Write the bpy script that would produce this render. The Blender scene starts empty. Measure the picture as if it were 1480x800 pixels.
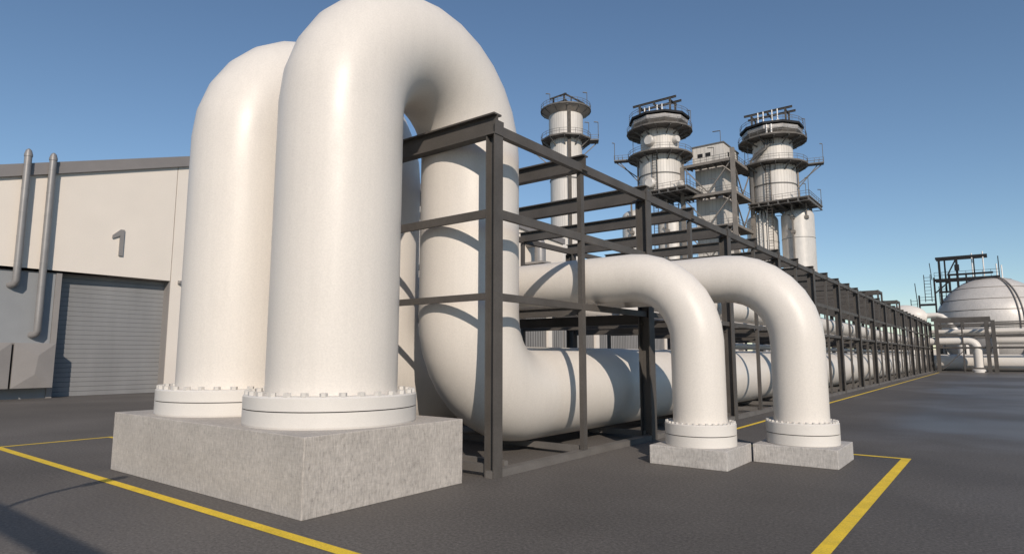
import bpy, math, random
from mathutils import Vector, Matrix
random.seed(7)
PI = math.pi
R = math.radians

# ------------------------------------------------------------------ scene, camera, light
sc = bpy.context.scene
COL = sc.collection
cam_d = bpy.data.cameras.new('camera')
cam = bpy.data.objects.new('camera', cam_d)
COL.objects.link(cam)
cam.location = (0, 0, 2.0)
cam.rotation_euler = (R(90 + 7.18), 0, R(37.67))
cam_d.lens = 22.0
cam_d.sensor_width = 36.0
cam_d.clip_start = 0.05
cam_d.clip_end = 6000
sc.camera = cam

SUN_AZ = -41.0      # direction to the sun, degrees from +X
SUN_EL = 28.5
s = Vector((math.cos(R(SUN_EL)) * math.cos(R(SUN_AZ)), math.cos(R(SUN_EL)) * math.sin(R(SUN_AZ)), math.sin(R(SUN_EL))))
w = bpy.data.worlds.new('World')
sc.world = w
w.use_nodes = True
nt = w.node_tree
bg = nt.nodes['Background']
sky = nt.nodes.new('ShaderNodeTexSky')
sky.sky_type = 'NISHITA'
sky.sun_disc = False
sky.sun_elevation = R(SUN_EL)
sky.sun_rotation = R(90 - SUN_AZ)
sky.altitude = 100
sky.air_density = 1.0
sky.dust_density = 0.0
sky.ozone_density = 2.2
tint = nt.nodes.new('ShaderNodeVectorMath')
tint.operation = 'MULTIPLY'
tint.inputs[1].default_value = (0.97, 1.025, 1.05)
nt.links.new(sky.outputs[0], tint.inputs[0])
nt.links.new(tint.outputs[0], bg.inputs[0])
bg.inputs[1].default_value = 0.098
sun_d = bpy.data.lights.new('sun', 'SUN')
sun_d.energy = 3.9
sun_d.angle = R(0.4)
sun_d.color = (1.0, 0.88, 0.75)
sun = bpy.data.objects.new('sun', sun_d)
COL.objects.link(sun)
sun.rotation_mode = 'QUATERNION'
sun.rotation_quaternion = s.to_track_quat('Z', 'Y')
sun.location = (20, -20, 30)
sc.view_settings.view_transform = 'Standard'
sc.view_settings.look = 'None'
sc.view_settings.gamma = 1
sc.view_settings.exposure = 0.0

# ------------------------------------------------------------------ materials
def mat(name, col, rough=0.5, metal=0.0, grain=0.06, gscale=60.0, blot=0.06, bscale=1.2,
        bump=0.02, streak=0.0, coat=0.0, spec=0.5):
    m = bpy.data.materials.new(name)
    m.use_nodes = True
    n = m.node_tree.nodes
    l = m.node_tree.links
    b = n['Principled BSDF']
    b.inputs['Metallic'].default_value = metal
    b.inputs['Specular IOR Level'].default_value = spec
    if coat:
        b.inputs['Coat Weight'].default_value = coat
        b.inputs['Coat Roughness'].default_value = 0.15
    tc = n.new('ShaderNodeTexCoord')
    def noise(scale, detail=4, vec=None):
        t = n.new('ShaderNodeTexNoise')
        t.inputs['Scale'].default_value = scale
        t.inputs['Detail'].default_value = detail
        l.new(vec or tc.outputs['Object'], t.inputs['Vector'])
        return t.outputs['Fac']
    def mr(v, a, c):
        t = n.new('ShaderNodeMapRange')
        t.inputs['From Min'].default_value = 0.25
        t.inputs['From Max'].default_value = 0.75
        t.inputs['To Min'].default_value = a
        t.inputs['To Max'].default_value = c
        l.new(v, t.inputs['Value'])
        return t.outputs['Result']
    def mul(a, c):
        t = n.new('ShaderNodeMath')
        t.operation = 'MULTIPLY'
        l.new(a, t.inputs[0]); l.new(c, t.inputs[1])
        return t.outputs[0]
    g = noise(gscale, 3)
    f = mul(mr(g, 1 - grain, 1 + grain), mr(noise(bscale, 5), 1 - blot, 1 + blot))
    if streak:
        mp = n.new('ShaderNodeMapping')
        mp.inputs['Scale'].default_value = (6, 6, 0.35)
        l.new(tc.outputs['Object'], mp.inputs['Vector'])
        f = mul(f, mr(noise(1.5, 6, mp.outputs['Vector']), 1 - streak, 1 + streak * 0.5))
    vm = n.new('ShaderNodeVectorMath')
    vm.operation = 'SCALE'
    vm.inputs[0].default_value = col
    l.new(f, vm.inputs['Scale'])
    l.new(vm.outputs[0], b.inputs['Base Color'])
    l.new(mr(noise(bscale * 1.7, 5), rough * 0.8, min(1, rough * 1.2)), b.inputs['Roughness'])
    if bump:
        bp = n.new('ShaderNodeBump')
        bp.inputs['Strength'].default_value = 0.5
        bp.inputs['Distance'].default_value = bump
        l.new(g, bp.inputs['Height'])
        l.new(bp.outputs[0], b.inputs['Normal'])
    return m

M = {}
M['pipe'] = mat('white_pipe_paint', (0.67, 0.63, 0.58), 0.43, grain=0.06, gscale=38, blot=0.03, bscale=0.8, bump=0.0012, streak=0.03, spec=0.45)
M['flange'] = mat('flange_paint', (0.64, 0.61, 0.57), 0.45, grain=0.04, gscale=60, blot=0.04, bscale=2, bump=0.001)
M['gap'] = mat('gasket', (0.05, 0.045, 0.04), 0.8, bump=0)
M['bolt'] = mat('bolt_paint', (0.56, 0.535, 0.50), 0.55, bump=0)
M['steel'] = mat('dark_steel_paint', (0.083, 0.076, 0.070), 0.6, grain=0.12, gscale=35, blot=0.22, bscale=1.5, bump=0.001, spec=0.3)
M['lit_steel'] = mat('lit_steel_paint', (0.135, 0.126, 0.118), 0.6, grain=0.1, gscale=35, blot=0.2, bscale=1.5, bump=0.001, spec=0.3)  # rack steel in a lighter tone, so the ground beams read as sunlit
M['far_steel'] = mat('far_steel', (0.13, 0.125, 0.12), 0.6, grain=0.05, gscale=5, blot=0.15, bscale=0.5, bump=0)
M['black_steel'] = mat('black_steel', (0.016, 0.016, 0.018), 0.7, bump=0, spec=0.3)
M['column_steel'] = mat('brownish_steel', (0.20, 0.18, 0.16), 0.6, grain=0.05, gscale=5, blot=0.2, bscale=0.7, bump=0)
M['dark_tray'] = mat('dark_brown_steel', (0.045, 0.037, 0.03), 0.6, bump=0)
M['white_steel'] = mat('white_steel', (0.8, 0.78, 0.75), 0.5, bump=0)
M['duct'] = mat('grey_duct', (0.26, 0.25, 0.245), 0.42, metal=0.25, grain=0.05, gscale=30, blot=0.1, bscale=2, bump=0.001)
M['panel'] = mat('cream_cladding', (0.71, 0.65, 0.58), 0.75, grain=0.045, gscale=22, blot=0.03, bscale=0.6, bump=0.002)
M['fascia'] = mat('roof_fascia', (0.21, 0.195, 0.19), 0.5, grain=0.03, gscale=20, bump=0)
M['grey_panel'] = mat('grey_cladding', (0.25, 0.26, 0.27), 0.7, grain=0.03, gscale=20, blot=0.05, bump=0)
M['hood'] = mat('grey_hood', (0.25, 0.235, 0.225), 0.65, grain=0.04, gscale=20, bump=0)
M['sign'] = mat('number_paint', (0.22, 0.21, 0.205), 0.6, bump=0)
M['yellow'] = mat('yellow_line_paint', (0.80, 0.55, 0.035), 0.75, grain=0.22, gscale=55, blot=0.14, bscale=3, bump=0.002)

def nodes_mat(name):
    m = bpy.data.materials.new(name)
    m.use_nodes = True
    return m, m.node_tree.nodes, m.node_tree.links, m.node_tree.nodes['Principled BSDF']

def ramp(n, l, src, stops, col=True):
    r = n.new('ShaderNodeValToRGB')
    e = r.color_ramp.elements
    while len(e) < len(stops):
        e.new(0.5)
    for i, (p, c) in enumerate(stops):
        e[i].position = p
        e[i].color = (c, c, c, 1) if not isinstance(c, tuple) else (*c, 1)
    l.new(src, r.inputs['Fac'])
    return r.outputs['Color']

# concrete with vertical formwork streaks and pits
def concrete(name, base):
    m, n, l, b = nodes_mat(name)
    tc = n.new('ShaderNodeTexCoord')
    def nz(scale, mapping, det=6, rough=0.6):
        mp = n.new('ShaderNodeMapping')
        mp.inputs['Scale'].default_value = mapping
        l.new(tc.outputs['Object'], mp.inputs['Vector'])
        t = n.new('ShaderNodeTexNoise')
        t.inputs['Scale'].default_value = scale
        t.inputs['Detail'].default_value = det
        t.inputs['Roughness'].default_value = rough
        l.new(mp.outputs[0], t.inputs['Vector'])
        return t.outputs['Fac']
    a = ramp(n, l, nz(8, (7, 7, 0.9), 4, 0.7), [(0.3, 0.74), (0.7, 1.14)])
    h_ = ramp(n, l, nz(8, (0.8, 0.8, 6), 4, 0.7), [(0.3, 0.90), (0.7, 1.06)])
    c = ramp(n, l, nz(11, (1.6, 1.6, 1.0), 8, 0.85), [(0.32, 0.48), (0.42, 0.86), (0.56, 1.02), (0.72, 1.10)])
    d = ramp(n, l, nz(1.1, (1, 1, 1), 4), [(0.3, 0.9), (0.7, 1.08)])
    v = None
    for q in (a, h_, c, d):
        t = n.new('ShaderNodeVectorMath'); t.operation = 'MULTIPLY'
        if v is None:
            t.inputs[0].default_value = base
        else:
            l.new(v, t.inputs[0])
        l.new(q, t.inputs[1])
        v = t.outputs[0]
    l.new(v, b.inputs['Base Color'])
    b.inputs['Roughness'].default_value = 0.9
    bp = n.new('ShaderNodeBump')
    bp.inputs['Strength'].default_value = 0.5
    bp.inputs['Distance'].default_value = 0.012
    l.new(c, bp.inputs['Height'])
    l.new(bp.outputs[0], b.inputs['Normal'])
    return m
M['concrete'] = concrete('cast_concrete', (0.49, 0.452, 0.412))
M['concrete2'] = concrete('pad_concrete', (0.50, 0.475, 0.45))

# asphalt: fine aggregate, smoother (damp, worn) patches
m, n, l, b = nodes_mat('asphalt')
tc = n.new('ShaderNodeTexCoord')
def nz(scale, det=5, rough=0.6, sc_=(1, 1, 1)):
    mp = n.new('ShaderNodeMapping'); mp.inputs['Scale'].default_value = sc_
    l.new(tc.outputs['Object'], mp.inputs['Vector'])
    t = n.new('ShaderNodeTexNoise')
    t.inputs['Scale'].default_value = scale
    t.inputs['Detail'].default_value = det
    t.inputs['Roughness'].default_value = rough
    l.new(mp.outputs[0], t.inputs['Vector'])
    return t.outputs['Fac']
fine = nz(24, 5, 0.85)
big = nz(0.22, 4, 0.55)
patch = nz(0.10, 3, 0.55, (1, 0.8, 1))
cf = ramp(n, l, fine, [(0.3, 0.38), (0.5, 0.95), (0.6, 1.3), (0.75, 2.3)])
cb = ramp(n, l, big, [(0.35, 0.88), (0.65, 1.12)])
cp = ramp(n, l, patch, [(0.47, 0.9), (0.5, 1.0), (0.56, 1.07)])
v = None
for q in (cf, cb, cp):
    t = n.new('ShaderNodeVectorMath'); t.operation = 'MULTIPLY'
    if v is None:
        t.inputs[0].default_value = (0.118, 0.108, 0.099)
    else:
        l.new(v, t.inputs[0])
    l.new(q, t.inputs[1]); v = t.outputs[0]
l.new(v, b.inputs['Base Color'])
# polished, slightly damp traffic area beyond the pads, with an irregular edge
sx = n.new('ShaderNodeSeparateXYZ'); l.new(tc.outputs['Object'], sx.inputs[0])
def mth(op, a, c):
    t = n.new('ShaderNodeMath'); t.operation = op
    for k, q in enumerate((a, c)):
        if isinstance(q, (int, float)): t.inputs[k].default_value = q
        else: l.new(q, t.inputs[k])
    return t.outputs[0]
edge = mth('ADD', mth('MULTIPLY', mth('SUBTRACT', sx.outputs['Y'], 16.5), 0.22), mth('MULTIPLY', mth('SUBTRACT', big, 0.5), 3.0))
edge2 = mth('MULTIPLY', mth('ADD', sx.outputs['X'], 4.2), 0.5)
zone = mth('MINIMUM', edge, edge2)
patch2 = mth('ADD', mth('MULTIPLY', mth('MINIMUM', mth('MAXIMUM', zone, 0), 1), 0.20), mth('MULTIPLY', patch, 0.9))
rr = ramp(n, l, patch2, [(0.46, 0.74), (0.56, 0.60), (0.66, 0.46), (0.80, 0.36)])
l.new(rr, b.inputs['Roughness'])
b.inputs['Specular IOR Level'].default_value = 0.28
bp = n.new('ShaderNodeBump')
bp.inputs['Strength'].default_value = 0.35
bp.inputs['Distance'].default_value = 0.006
l.new(fine, bp.inputs['Height'])
l.new(bp.outputs[0], b.inputs['Normal'])
M['asphalt'] = m

# ribbed cladding: ribs run vertically, spaced along one horizontal axis (or around a tower)
def ribbed(name, base, pitch, metal=0.0, rough=0.5, radial=False, depth=0.4, wide=0.12, axis=None):
    m, n, l, b = nodes_mat(name)
    tc = n.new('ShaderNodeTexCoord')
    sp = n.new('ShaderNodeSeparateXYZ')
    l.new(tc.outputs['Object'], sp.inputs[0])
    if radial:
        at = n.new('ShaderNodeMath'); at.operation = 'ARCTAN2'
        l.new(sp.outputs['Y'], at.inputs[0]); l.new(sp.outputs['X'], at.inputs[1])
        src = at.outputs[0]
    else:
        ad = n.new('ShaderNodeMath'); ad.operation = 'ADD'
        l.new(sp.outputs['X'], ad.inputs[0]); l.new(sp.outputs['Y'], ad.inputs[1])
        src = sp.outputs[axis] if axis else ad.outputs[0]
    mu = n.new('ShaderNodeMath'); mu.operation = 'MULTIPLY'
    mu.inputs[1].default_value = 1.0 / pitch
    l.new(src, mu.inputs[0])
    fr = n.new('ShaderNodeMath'); fr.operation = 'FRACT'
    l.new(mu.outputs[0], fr.inputs[0])
    groove = ramp(n, l, fr.outputs[0], [(0.0, 1 - depth), (wide, 1.0), (1 - wide, 1.0), (1.0, 1 - depth)])
    no = n.new('ShaderNodeTexNoise')
    no.inputs['Scale'].default_value = 0.6; no.inputs['Detail'].default_value = 6
    mp = n.new('ShaderNodeMapping'); mp.inputs['Scale'].default_value = (1.5, 1.5, 0.25)
    l.new(tc.outputs['Object'], mp.inputs[0]); l.new(mp.outputs[0], no.inputs['Vector'])
    st = ramp(n, l, no.outputs['Fac'], [(0.3, 0.84), (0.7, 1.06)])
    v = None
    for q in (groove, st):
        t = n.new('ShaderNodeVectorMath'); t.operation = 'MULTIPLY'
        if v is None: t.inputs[0].default_value = base
        else: l.new(v, t.inputs[0])
        l.new(q, t.inputs[1]); v = t.outputs[0]
    l.new(v, b.inputs['Base Color'])
    b.inputs['Metallic'].default_value = metal
    b.inputs['Roughness'].default_value = rough
    bp = n.new('ShaderNodeBump'); bp.inputs['Strength'].default_value = 0.6; bp.inputs['Distance'].default_value = 0.05
    l.new(groove, bp.inputs['Height']); l.new(bp.outputs[0], b.inputs['Normal'])
    return m
M['door'] = ribbed('roller_door_paint', (0.26, 0.262, 0.265), 0.2355, depth=0.8, rough=0.6, wide=0.045, axis='Z')
M['corrugated'] = ribbed('corrugated_sheet', (0.27, 0.26, 0.25), 0.42, depth=0.7, rough=0.6, wide=0.35)
M['tower_skin'] = ribbed('tower_jacket', (0.63, 0.60, 0.56), 2 * PI / 44, radial=True, depth=0.28, metal=0.0, rough=0.5, wide=0.14)
M['block_skin'] = ribbed('block_cladding', (0.62, 0.59, 0.55), 0.8, depth=0.25, rough=0.6)
M['tank_skin'] = mat('tank_jacket', (0.62, 0.59, 0.55), 0.38, metal=0.1, grain=0.03, gscale=4, blot=0.12, bscale=0.35, bump=0, streak=0.12)
M['drum_metal'] = mat('dull_jacket', (0.42, 0.39, 0.36), 0.4, metal=0.4, grain=0.05, gscale=3, blot=0.2, bscale=0.5, bump=0, streak=0.15)
M['sphere_skin'] = mat('sphere_paint', (0.56, 0.53, 0.50), 0.45, metal=0.05, grain=0.06, gscale=3, blot=0.10, bscale=0.3, bump=0, streak=0.14)
M['soffit'] = mat('deck_soffit', (0.33, 0.29, 0.25), 0.7, grain=0.1, gscale=3, blot=0.2, bscale=0.5, bump=0)
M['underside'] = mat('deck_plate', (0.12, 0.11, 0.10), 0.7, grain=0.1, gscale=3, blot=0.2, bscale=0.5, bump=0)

# ------------------------------------------------------------------ geometry helpers
def basis(t, up=Vector((0, 0, 1))):
    t = t.normalized()
    if abs(t.dot(up)) > 0.99:
        up = Vector((0, 1, 0)) if abs(t.y) < 0.9 else Vector((1, 0, 0))
    a = t.cross(up).normalized()
    return t, a, a.cross(t).normalized()      # tangent, side, up

class MB:
    """collects shapes in world coordinates and links them as one mesh object"""
    def __init__(self):
        self.v = []; self.f = []; self.sm = []
    def add(self, vs, fs, smooth=False):
        o = len(self.v)
        self.v += [Vector(p) for p in vs]
        self.f += [tuple(i + o for i in f) for f in fs]
        self.sm += [smooth] * len(fs)
        return self
    def box(self, x0, x1, y0, y1, z0, z1):
        vs = [(x, y, z) for z in (z0, z1) for y in (y0, y1) for x in (x0, x1)]
        return self.add(vs, [(0, 2, 3, 1), (4, 5, 7, 6), (0, 1, 5, 4), (2, 6, 7, 3), (0, 4, 6, 2), (1, 3, 7, 5)])
    def prism(self, prof, a, b, up=Vector((0, 0, 1))):
        """profile (side, up) extruded from a to b"""
        a = Vector(a); b = Vector(b)
        t, sd, u = basis(b - a, up)
        k = len(prof)
        vs = [a + sd * p[0] + u * p[1] for p in prof] + [b + sd * p[0] + u * p[1] for p in prof]
        fs = [(i, (i + 1) % k, (i + 1) % k + k, i + k) for i in range(k)]
        fs += [tuple(range(k - 1, -1, -1)), tuple(range(k, 2 * k))]
        return self.add(vs, fs)
    def bar(self, a, b, wd, ht, up=Vector((0, 0, 1))):
        return self.prism([(-wd / 2, -ht / 2), (wd / 2, -ht / 2), (wd / 2, ht / 2), (-wd / 2, ht / 2)], a, b, up)
    def ibeam(self, a, b, wd, ht, tw=0.02, tf=0.025, up=Vector((0, 0, 1))):
        w2, h2, t2 = wd / 2, ht / 2, tw / 2
        pr = [(-w2, -h2), (w2, -h2), (w2, -h2 + tf), (t2, -h2 + tf), (t2, h2 - tf), (w2, h2 - tf), (w2, h2),
              (-w2, h2), (-w2, h2 - tf), (-t2, h2 - tf), (-t2, -h2 + tf), (-w2, -h2 + tf)]
        return self.prism(pr, a, b, up)
    def tube(self, pts, r, n=12, caps=True, smooth=True):
        pts = [Vector(p) for p in pts]
        K = len(pts)
        rs = r if isinstance(r, (list, tuple)) else [r] * K
        rings = []
        prev = None
        for i in range(K):
            t = (pts[min(i + 1, K - 1)] - pts[max(i - 1, 0)]).normalized()
            if 0 < i < K - 1:
                t = ((pts[i] - pts[i - 1]).normalized() + (pts[i + 1] - pts[i]).normalized()).normalized()
            if prev is None:
                _, a, u = basis(t)
            else:
                a = (prev - t * prev.dot(t)).normalized()
            prev = a
            bb = t.cross(a)
            k = 1.0
            if 0 < i < K - 1:
                c = (pts[i] - pts[i - 1]).normalized().dot((pts[i + 1] - pts[i]).normalized())
                k = 1.0
            rings.append([pts[i] + (a * math.cos(2 * PI * j / n) + bb * math.sin(2 * PI * j / n)) * rs[i] * k for j in range(n)])
        vs = [p for rg in rings for p in rg]
        fs = [(i * n + j, i * n + (j + 1) % n, (i + 1) * n + (j + 1) % n, (i + 1) * n + j) for i in range(K - 1) for j in range(n)]
        self.add(vs, fs, smooth)
        if caps:
            self.add(rings[0], [tuple(range(n - 1, -1, -1))])
            self.add(rings[-1], [tuple(range(n))])
        return self
    def lathe(self, prof, cx, cy, n=32, smooth=True, caps=True, rot=0.0):
        """prof: list of (r, z); separate rings wherever a crease is wanted by repeating a point"""
        rings = [[(cx + r * math.cos(2 * PI * j / n + rot), cy + r * math.sin(2 * PI * j / n + rot), z) for j in range(n)] for r, z in prof]
        for i in range(len(prof) - 1):
            if prof[i] == prof[i + 1]:
                continue
            vs = rings[i] + rings[i + 1]
            # consecutive smooth sections share vertices only when built by lathe_s; here each band is separate
            self.add(vs, [(j, (j + 1) % n, n + (j + 1) % n, n + j) for j in range(n)], smooth)
        if caps:
            if prof[0][0] > 0: self.add(rings[0], [tuple(range(n - 1, -1, -1))])
            if prof[-1][0] > 0: self.add(rings[-1], [tuple(range(n))])
        return self
    def dome(self, cx, cy, z0, r, h, n=32, k=8, full=False):
        """smooth dome (or ellipsoid) above z0"""
        a0 = -PI / 2 if full else 0.0
        prof = [(r * math.cos(a0 + (PI / 2 - a0) * i / k), z0 + h * math.sin(a0 + (PI / 2 - a0) * i / k)) for i in range(k + 1)]
        vs = []; fs = []
        for rr_, z in prof:
            rr_ = max(rr_, 0.001)
            vs += [(cx + rr_ * math.cos(2 * PI * j / n), cy + rr_ * math.sin(2 * PI * j / n), z) for j in range(n)]
        fs = [(i * n + j, i * n + (j + 1) % n, (i + 1) * n + (j + 1) % n, (i + 1) * n + j) for i in range(k) for j in range(n)]
        return self.add(vs, fs, True)
    def build(self, name, m, parent=None, bevel=0.0):
        me = bpy.data.meshes.new(name)
        off = Vector((0, 0, 0))
        if parent is not None:
            q = parent
            while q.parent is not None: q = q.parent
            off = Vector(q.location)
        me.from_pydata([tuple(p - off) for p in self.v], [], self.f)
        for i, p in enumerate(me.polygons): p.use_smooth = self.sm[i]
        me.materials.append(M[m] if isinstance(m, str) else m)
        me.update()
        o = bpy.data.objects.new(name, me)
        COL.objects.link(o)
        o.parent = parent
        if bevel:
            bv = o.modifiers.new('bevel', 'BEVEL'); bv.width = bevel; bv.segments = 2; bv.limit_method = 'ANGLE'
        return o

def tag(o, label, cat, group=None):
    o['label'] = label; o['category'] = cat
    if group: o['group'] = group
    return o
def thing(name, label, cat, loc, group=None):
    o = bpy.data.objects.new(name, None)
    o.empty_display_size = 0.3
    COL.objects.link(o)
    o.location = loc
    return tag(o, label, cat, group)
def struct(o):
    o['kind'] = 'structure'; return o

def arc(c, a0, a1, rad, ax1, ax2, k):
    c = Vector(c); ax1 = Vector(ax1); ax2 = Vector(ax2)
    return [c + ax1 * rad * math.cos(a0 + (a1 - a0) * i / k) + ax2 * rad * math.sin(a0 + (a1 - a0) * i / k) for i in range(k + 1)]

# ------------------------------------------------------------------ ground and markings
g = MB().add([(-2500, -2500, 0), (2500, -2500, 0), (2500, 2500, 0), (-2500, 2500, 0)], [(0, 1, 2, 3)])
struct(g.build('ground', 'asphalt'))
def line(x0, x1, y0, y1):
    struct(MB().add([(x0, y0, .004), (x1, y0, .004), (x1, y1, .004), (x0, y1, .004)], [(0, 1, 2, 3)]).build('painted_line', 'yellow'))
line(-17.72, -1.51, 4.19, 4.345)          # near side, in front of the big plinth
line(-17.72, -17.60, 4.345, 6.45)
line(-17.72, -12.9, 6.45, 6.57)           # left return towards the plinth
line(-1.67, -1.51, 4.345, 14.77)          # right side
line(-5.85, -1.67, 14.64, 14.77)
line(-5.97, -5.85, 14.64, 93.0)           # along the rack

# ------------------------------------------------------------------ plinths
def plinth(x0, x1, y0, y1, h, label, name, mt, grp=None):
    o = MB().box(x0, x1, y0, y1, 0, h).build(name, mt, None, 0.012)
    tag(o, label, 'plinth', grp)
    return o
plinth(-12.67, -6.89, 4.715, 7.635, 1.0, 'large rough grey concrete plinth carrying the two tall looping pipes', 'concrete_plinth', 'concrete')
plinth(-5.355, -3.895, 11.18, 12.56, .342, 'low concrete pad under the left of the two shorter bent pipes', 'concrete_pad', 'concrete2', 'low concrete pads in front of the rack')
plinth(-3.865, -2.39, 12.55, 14.0, .338, 'low concrete pad under the right bent pipe beside the yellow line corner', 'concrete_pad', 'concrete2', 'low concrete pads in front of the rack')

# ------------------------------------------------------------------ flanged pipes
def flange(root, cx, cy, z0, rf, h1, h2, nb, bw, bh):
    f1 = MB()
    bv = 0.02 * rf
    f1.lathe([(rf - bv * .3, z0), (rf, z0 + bv), (rf, z0 + h1 - 0.008)], cx, cy, 64)
    a = f1.build('lower_flange', 'flange', root)
    MB().lathe([(rf - .02, z0 + h1 - 0.008), (rf - .02, z0 + h1 + 0.008)], cx, cy, 64).build('gasket', 'gap', root)
    f2 = MB()
    f2.lathe([(rf, z0 + h1 + .008), (rf, z0 + h1 + h2 - bv), (rf - bv, z0 + h1 + h2)], cx, cy, 64)
    u = f2.build('upper_flange', 'flange', root)
    zt = z0 + h1 + h2
    rb = rf - bw * 0.62
    for k in range(nb):
        t = 2 * PI * (k + .5) / nb
        p = Vector((cx + rb * math.cos(t), cy + rb * math.sin(t), zt))
        d = Vector((math.cos(t), math.sin(t), 0)); e = Vector((-math.sin(t), math.cos(t), 0))
        bm = MB()
        pr = [(math.cos(PI / 6 + PI / 3 * i) * bw * .5, math.sin(PI / 6 + PI / 3 * i) * bw * .5) for i in range(6)]
        vs = [p + d * q[0] + e * q[1] for q in pr] + [p + d * q[0] + e * q[1] + Vector((0, 0, bh)) for q in pr]
        bm.add(vs, [(i, (i + 1) % 6, (i + 1) % 6 + 6, i + 6) for i in range(6)] + [(6, 7, 8, 9, 10, 11)])
        bm.build('bolt', 'bolt', u)

YF, YB, RU, ZU = 6.17, 9.37, 1.6, 6.0
RACK_END = 101.0
def loop_pipe(x, label):
    root = thing('loop_pipe', label, 'pipe', (x, YF, 1.0), 'tall white looping pipes on the big plinth')
    pts = [(x, YF, 1.3)] + [(x, YF, z) for z in (2.5, 4.0, 5.0)]
    pts += arc((x, (YF + YB) / 2, ZU), PI, 0, RU, (0, 1, 0), (0, 0, 1), 14)
    pts += [(x, YB, z) for z in (4.8, 3.9)]
    pts += arc((x, YB + 1.6, 2.8), PI, 1.5 * PI, 1.6, (0, 1, 0), (0, 0, 1), 9)
    pts += [(x, y, 1.2) for y in (12, 14, 17, 20, 26, 34, 44, 56, 70, 85, RACK_END + 6)]
    MB().tube(pts, 1.0, 48).build('pipe_run', 'pipe', root)
    flange(root, x, YF, 1.0, 1.3, 0.235, 0.205, 30, 0.115, 0.052)
    return root
loop_pipe(-8.32, 'nearest tall white looping pipe, at the right end of the big concrete plinth')
loop_pipe(-11.22, 'tall white looping pipe at the left end of the big plinth, behind the nearest one')

def bent_pipe(x, y, label, zc=3.62, RR=1.35):
    root = thing('bent_pipe', label, 'pipe', (x, y, .34), 'shorter white bent pipes on low pads')
    pts = [(x, y, .6), (x, y, 1.2)] + [Vector((x, y, zc - RR))]
    pts += arc((x - RR, y, zc - RR), 0, PI / 2, RR, (1, 0, 0), (0, 0, 1), 8)[1:]
    pts += [(q, y, zc) for q in (-7.5, -9, -12.3)]
    MB().tube(pts, .5, 40).build('pipe_run', 'pipe', root)
    flange(root, x, y, .34, .656, .2, .21, 34, 0.055, 0.03)
bent_pipe(-4.62, 11.87, 'shorter white bent pipe coming down left of the other, on the nearer low pad')
bent_pipe(-3.13, 13.27, 'shorter white bent pipe furthest right, coming down beside the yellow line corner')

# pipes lying in the rack
def straight(name, label, a, b, r, grp, n=24, m='pipe'):
    a = Vector(a); b = Vector(b); t = (b - a).normalized()
    pts = [a, a + t * r * .15, a + t * r * .6] + [a.lerp(b, k / 8) for k in range(1, 9)]
    rs = [r * .45, r * .8, r] + [r] * 8
    return tag(MB().tube(pts, rs, n).build(name, m), label, 'pipe', grp)
straight('rack_pipe', 'white pipe on the upper level of the rack nearest its road side', (-7.6, 16.2, 3.66), (-7.6, 104, 3.66), .42, 'pipes lying in the long rack')
straight('rack_pipe', 'white pipe on the upper level of the rack along its far side', (-11.3, 15.4, 3.66), (-11.3, 104, 3.66), .42, 'pipes lying in the long rack')
straight('rack_pipe', 'thin white pipe running above and between the two big pipes in the rack', (-9.8, 24, 2.45), (-9.8, 104, 2.45), .14, 'pipes lying in the long rack', 16)

# ------------------------------------------------------------------ long steel pipe rack
XF, XB = -6.8, -12.8
rack = thing('pipe_rack', 'long dark grey steel rack running away to the right around the white pipes', 'pipe rack', (XF, 8.32, 0))
mains = [8.3 + 6 * k for k in range(16)]
mids = [11.2 + 6 * k for k in range(15)]
for x in (XF, XB):
    for y in mains:
        if y < 9:
            MB().ibeam((x, y, 0), (x, y, 5.868), .235, .20, .018, .022, up=Vector((1, 0, 0))).build('post', 'steel', rack)
        else:
            MB().ibeam((x - .045 if x == XF else x, y, 0), (x - .045 if x == XF else x, y, 5.868), .28, .30, .022, .028, up=Vector((1, 0, 0))).build('post', 'steel', rack)
    for y in mids:
        MB().box(x - .055, x + .045, y - .065, y + .065, .121, 5.865).build('post', 'steel', rack)
    y1 = mains[-1] + .12
    MB().box(x - .098, x + .096, 8.19, y1, 0, .12).build('ground_beam', 'lit_steel', rack)
    MB().box(x - .03, x + .092, 8.3, y1, 5.874, 6.055).build('rail', 'steel', rack)
    MB().box(x - .04, x + .04, 8.3, y1, 4.4, 4.56).build('rail', 'steel', rack)
    MB().box(x - .04, x + .04, 8.3, y1, 2.95, 3.08).build('rail', 'steel', rack)
for y in mains:
    MB().ibeam((XB - .12, y - .03, 6.064), (XF + .1, y - .03, 6.064), .21, .39, .02, .03).build('cross_beam', 'steel', rack)
    MB().box(XF + .1, XF + .115, y - .12, y + .12, 5.87, 6.13).build('end_plate', 'steel', rack)
    if y > 9: MB().ibeam((XB + .11, y + .0, 2.9), (XF - .11, y + .0, 2.9), .18, .26, .02, .025).build('support_beam', 'steel', rack)
    MB().box(XB + .1, XF - .1, y - .06, y + .06, .07, .2).build('ground_beam', 'lit_steel', rack)
for y in mids:
    MB().ibeam((XB - .1, y, 6.08), (XF + .14, y, 6.08), .2, .34, .02, .03).build('cross_beam', 'steel', rack)
    MB().ibeam((XB + .1, y, 2.93), (XF - .1, y, 2.93), .14, .2, .02, .025).build('support_beam', 'steel', rack)
    MB().box(XB + .1, XF - .1, y - .05, y + .05, .07, .19).build('ground_beam', 'lit_steel', rack)
for z0, z1 in ((4.39, 4.54), (2.955, 3.075)):
    MB().box(XB, XF - .09, 8.19, 8.25, z0, z1).build('rail', 'steel', rack)
MB().box(XB, XF - .1, 8.72, 8.82, .08, .2).build('ground_beam', 'lit_steel', rack)

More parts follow.
